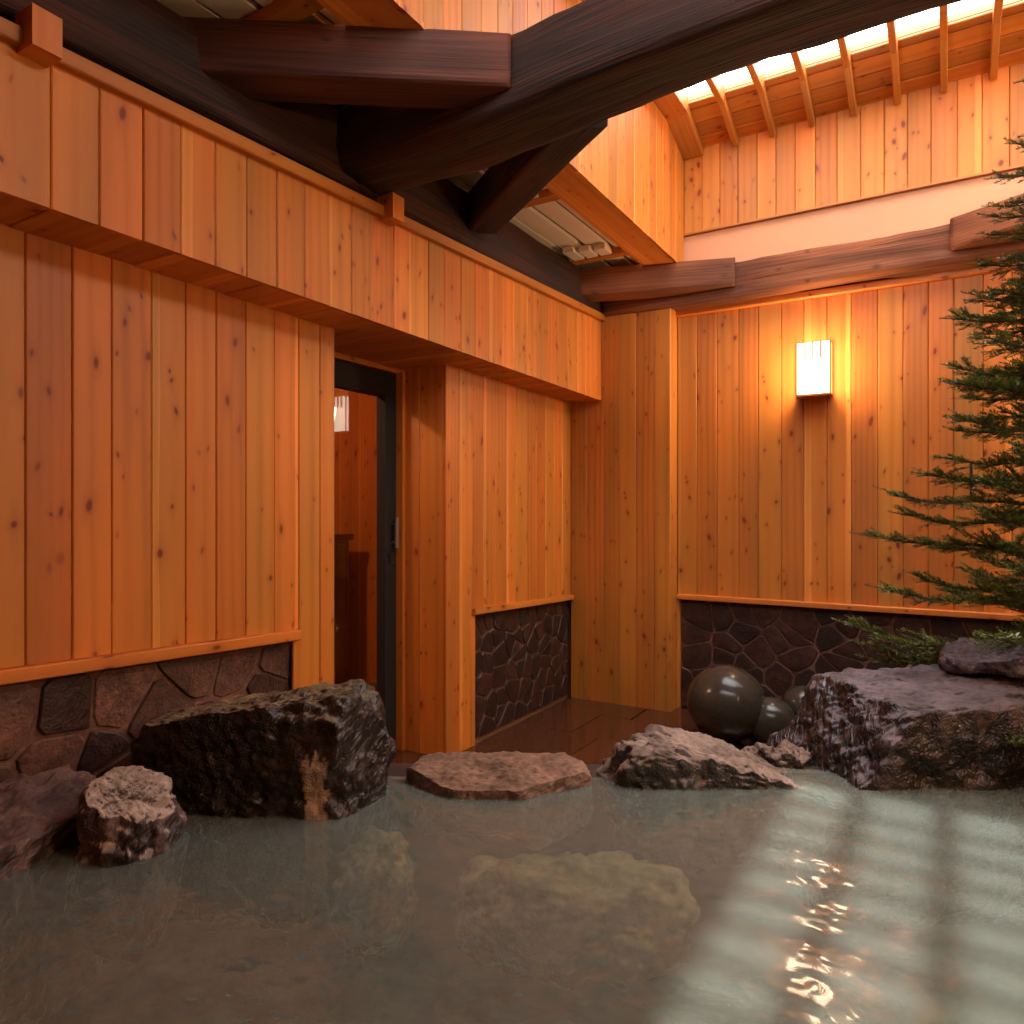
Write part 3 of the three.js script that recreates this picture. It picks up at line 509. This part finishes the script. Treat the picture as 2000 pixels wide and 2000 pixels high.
boulder({ name: 'sunken_stone', label: 'flat yellowish stone step lying under the water', at: V3(-0.83, 0.235, -1.68), half: [0.30, 0.13, 0.15], rot: 0.5, pow: 3, amp: 0.05, freq: 5, detail: 28, sd: 50, color: paint([0.34, 0.23, 0.11], [0.55, 0.38, 0.2], 50, 0.5), crust: levelCrust(0.5, 3, 0.6) });
boulder({ name: 'sunken_stone', label: 'ochre crusted stone under the water at the foot of the dark block', at: V3(-1.36, 0.23, -1.50), half: [0.10, 0.14, 0.09], rot: 0.2, pow: 2.6, amp: 0.04, freq: 7, detail: 24, sd: 53, color: paint([0.34, 0.23, 0.10], [0.55, 0.38, 0.2], 53, 0.5), crust: levelCrust(0.5, 3, 0.6) });

// ------------------------------------------------------------------ polished stone balls
{
  const map = texture(512, 256, (u, v) => { const a = tile(fbm, u, v, 10, 3), b = tile(n3, u, v, 120, 6), k = 1 + 0.5 * a + 0.35 * b; return [66 * k, 60 * k, 50 * k]; });
  const m = rough({ map, roughness: 0.2 });
  const ball = (label, x, y, z, r) => { const g = new THREE.SphereGeometry(r, 64, 40); const o = mesh('stone_ball', g, m); o.position.set(x, y, z); o.rotation.set(rr(0, 3), rr(0, 3), 0); tag(o, label, 'stone ball', 'polished stone balls'); };
  ball('largest polished grey stone ball before the crazy paving', -1.06, 0.2105, -4.06, 0.2125);
  ball('smaller polished stone ball resting before the largest one', -0.83, 0.131, -4.1, 0.132);
  ball('polished stone ball half hidden behind the great boulder', -0.70, 0.172, -4.34, 0.12);
  boulder({ name: 'foot_stone', label: 'small flat stone under the half hidden ball', at: V3(-0.70, 0.02, -4.34), half: [0.13, 0.045, 0.11], pow: 3, amp: 0.02, freq: 8, detail: 16, sd: 61, color: paint([0.05, 0.04, 0.035], [0.1, 0.08, 0.07], 61, 0.3) });
}

// ------------------------------------------------------------------ conifer
{
  const t = thing('conifer', 'dark green conifer with spreading needle branches behind the great boulder', 'tree', null, V3(0.45, 0, -3.36));
  const H = 3.15, bark = rough({ color: lin(0.11, 0.07, 0.045), roughness: 0.9, bumpMap: rockBump, bumpScale: 0.01 });
  const tp = curve([0, -0.05, 0], [0.02, 0.6, 0.01], [-0.01, 1.4, 0.0], [0.015, 2.3, -0.01], [0, H, 0]);
  const tg = (path, r0, r1, seg, rad) => { const g = new THREE.TubeGeometry(path, seg, 1, rad, false), P = g.attributes.position, fr = rad + 1; for (let i = 0; i <= seg; i++) { const c = path.getPointAt(i / seg), r = lerp(r0, r1, i / seg); for (let j = 0; j < fr; j++) { const k = i * fr + j; P.setXYZ(k, c.x + (P.getX(k) - c.x) * r, c.y + (P.getY(k) - c.y) * r, c.z + (P.getZ(k) - c.z) * r); } } g.computeVertexNormals(); return g; };
  mesh('trunk', tg(tp, 0.042, 0.008, 40, 10), bark, t);
  const np = [], nc = [], tw = [];
  const needle = (p, d, L, w, side, c) => { const m = p.clone().addScaledVector(d, L * 0.5), e = p.clone().addScaledVector(d, L), a = m.clone().addScaledVector(side, w), b = m.clone().addScaledVector(side, -w); for (const q of [p, a, e, p, e, b]) { np.push(q.x, q.y, q.z); nc.push(...c); } };
  const twig = (p0, dir, L, r) => { // a needle-clad shoot
    const n = Math.ceil(L / 0.0046), side = V3(0, 1, 0).cross(dir).normalize(), up = dir.clone().cross(side), tint = rr(0.65, 1.35), warm = rr(0, 1);
    const end = p0.clone().addScaledVector(dir, L).add(V3(0, L * rr(-0.08, 0.16), 0)); tw.push([p0, end, r]);
    for (let k = 0; k < n; k++) {
      const f = k / n, p = p0.clone().lerp(end, f);
      for (const s of [-1, 1, 0]) {
        if (s === 0 && rnd() < 0.45) continue;
        const d = dir.clone().multiplyScalar(rr(0.45, 0.9)).addScaledVector(side, s * rr(0.6, 1.05)).addScaledVector(up, s === 0 ? 1 : rr(-0.2, 0.5)).normalize();
        const q = tint * rr(0.8, 1.2), c = [lerp(0.06, 0.16, warm) * q, lerp(0.10, 0.175, warm) * q, lerp(0.022, 0.018, warm) * q];
        needle(p, d, rr(0.013, 0.023) * (1 - 0.35 * f), 0.0019, d.clone().cross(V3(rnd() - 0.5, 1, rnd() - 0.5)).normalize(), c);
      }
    }
  };
  const reach = (h) => h < 0.75 ? lerp(0.72, 0.82, clamp((h - 0.35) / 0.3)) : lerp(0.80, 0.12, Math.pow(clamp((h - 0.75) / (H - 0.75)), 0.92));
  let a0 = 0.4;
  for (let h = 0.36; h < H - 0.1; h += rr(0.06, 0.09)) {
    const nb = 5 + (rnd() < 0.5 ? 1 : 0); a0 += 1.1;
    for (let b = 0; b < nb; b++) {
      const ang = a0 + b / nb * Math.PI * 2 + rr(-0.25, 0.25), L = reach(h) * rr(0.72, 1.08), droop = rr(-0.10, 0.10) + (h < 1 ? -0.02 : 0.06);
      const dir = V3(Math.cos(ang), 0, Math.sin(ang)), s = tp.getPointAt(clamp(h / H));
      const path = curve(s.toArray(), s.clone().addScaledVector(dir, L * 0.4).add(V3(0, L * (0.10 + droop), 0)).toArray(), s.clone().addScaledVector(dir, L * 0.75).add(V3(0, L * (0.10 + droop * 1.2), 0)).toArray(), s.clone().addScaledVector(dir, L).add(V3(0, L * (0.16 + droop), 0)).toArray());
      mesh('branch', tg(path, 0.0085 * (0.5 + L), 0.0022, 10, 5), bark, t);
      const nt = Math.round(8 + L * 30);
      for (let k = 0; k < nt; k++) {
        const f = lerp(0.22, 0.97, (k + rnd() * 0.6) / nt), p = path.getPointAt(f), T = path.getTangentAt(f), sd = T.clone().cross(Y).normalize().multiplyScalar(k % 2 ? 1 : -1);
        const d = T.clone().multiplyScalar(rr(0.7, 1.0)).addScaledVector(sd, rr(0.5, 0.95)).add(V3(0, rr(-0.22, 0.2), 0)).normalize(), tl = Math.min(0.19, L * 0.36) * (1.12 - f * 0.62) * rr(0.6, 1.15);
        twig(p, d, tl, 0.0016);
        if (tl > 0.08) for (const q of [-1, 1]) twig(p.clone().addScaledVector(d, tl * rr(0.35, 0.6)), d.clone().addScaledVector(sd.clone().applyAxisAngle(T, q > 0 ? 1.2 : -0.4), 0.55 * q).normalize(), tl * 0.42, 0.0012);
      }
      twig(path.getPointAt(0.9), path.getTangentAt(1), L * 0.16 + 0.03, 0.0018);
    }
  }
  const g = new THREE.BufferGeometry(); g.setAttribute('position', new THREE.Float32BufferAttribute(np, 3)); g.setAttribute('color', new THREE.Float32BufferAttribute(nc, 3)); g.computeVertexNormals();
  const cr = mesh('crown', g, rough({ vertexColors: true, roughness: 0.55, side: THREE.DoubleSide }), t); cr.userData.kind = 'stuff';
  const tgs = tw.map(([a, b, r]) => { const k = new THREE.CylinderGeometry(r * 0.5, r, a.distanceTo(b), 3, 1, true); k.rotateX(Math.PI / 2); k.lookAt(b.clone().sub(a)); k.translate((a.x + b.x) / 2, (a.y + b.y) / 2, (a.z + b.z) / 2); return k; });
  const tm = mesh('twig_mass', mergeGeometries(tgs), bark, t); tm.userData.kind = 'stuff';
  console.log('needles', np.length / 18, 'twigs', tw.length);
}

// ------------------------------------------------------------------ render
const renderer = new THREE.WebGLRenderer({ antialias: true });
renderer.toneMapping = THREE.LinearToneMapping; renderer.toneMappingExposure = EXPOSURE;
renderer.shadowMap.enabled = true; renderer.setSize(1024, 1024);
renderer.render(scene, camera);
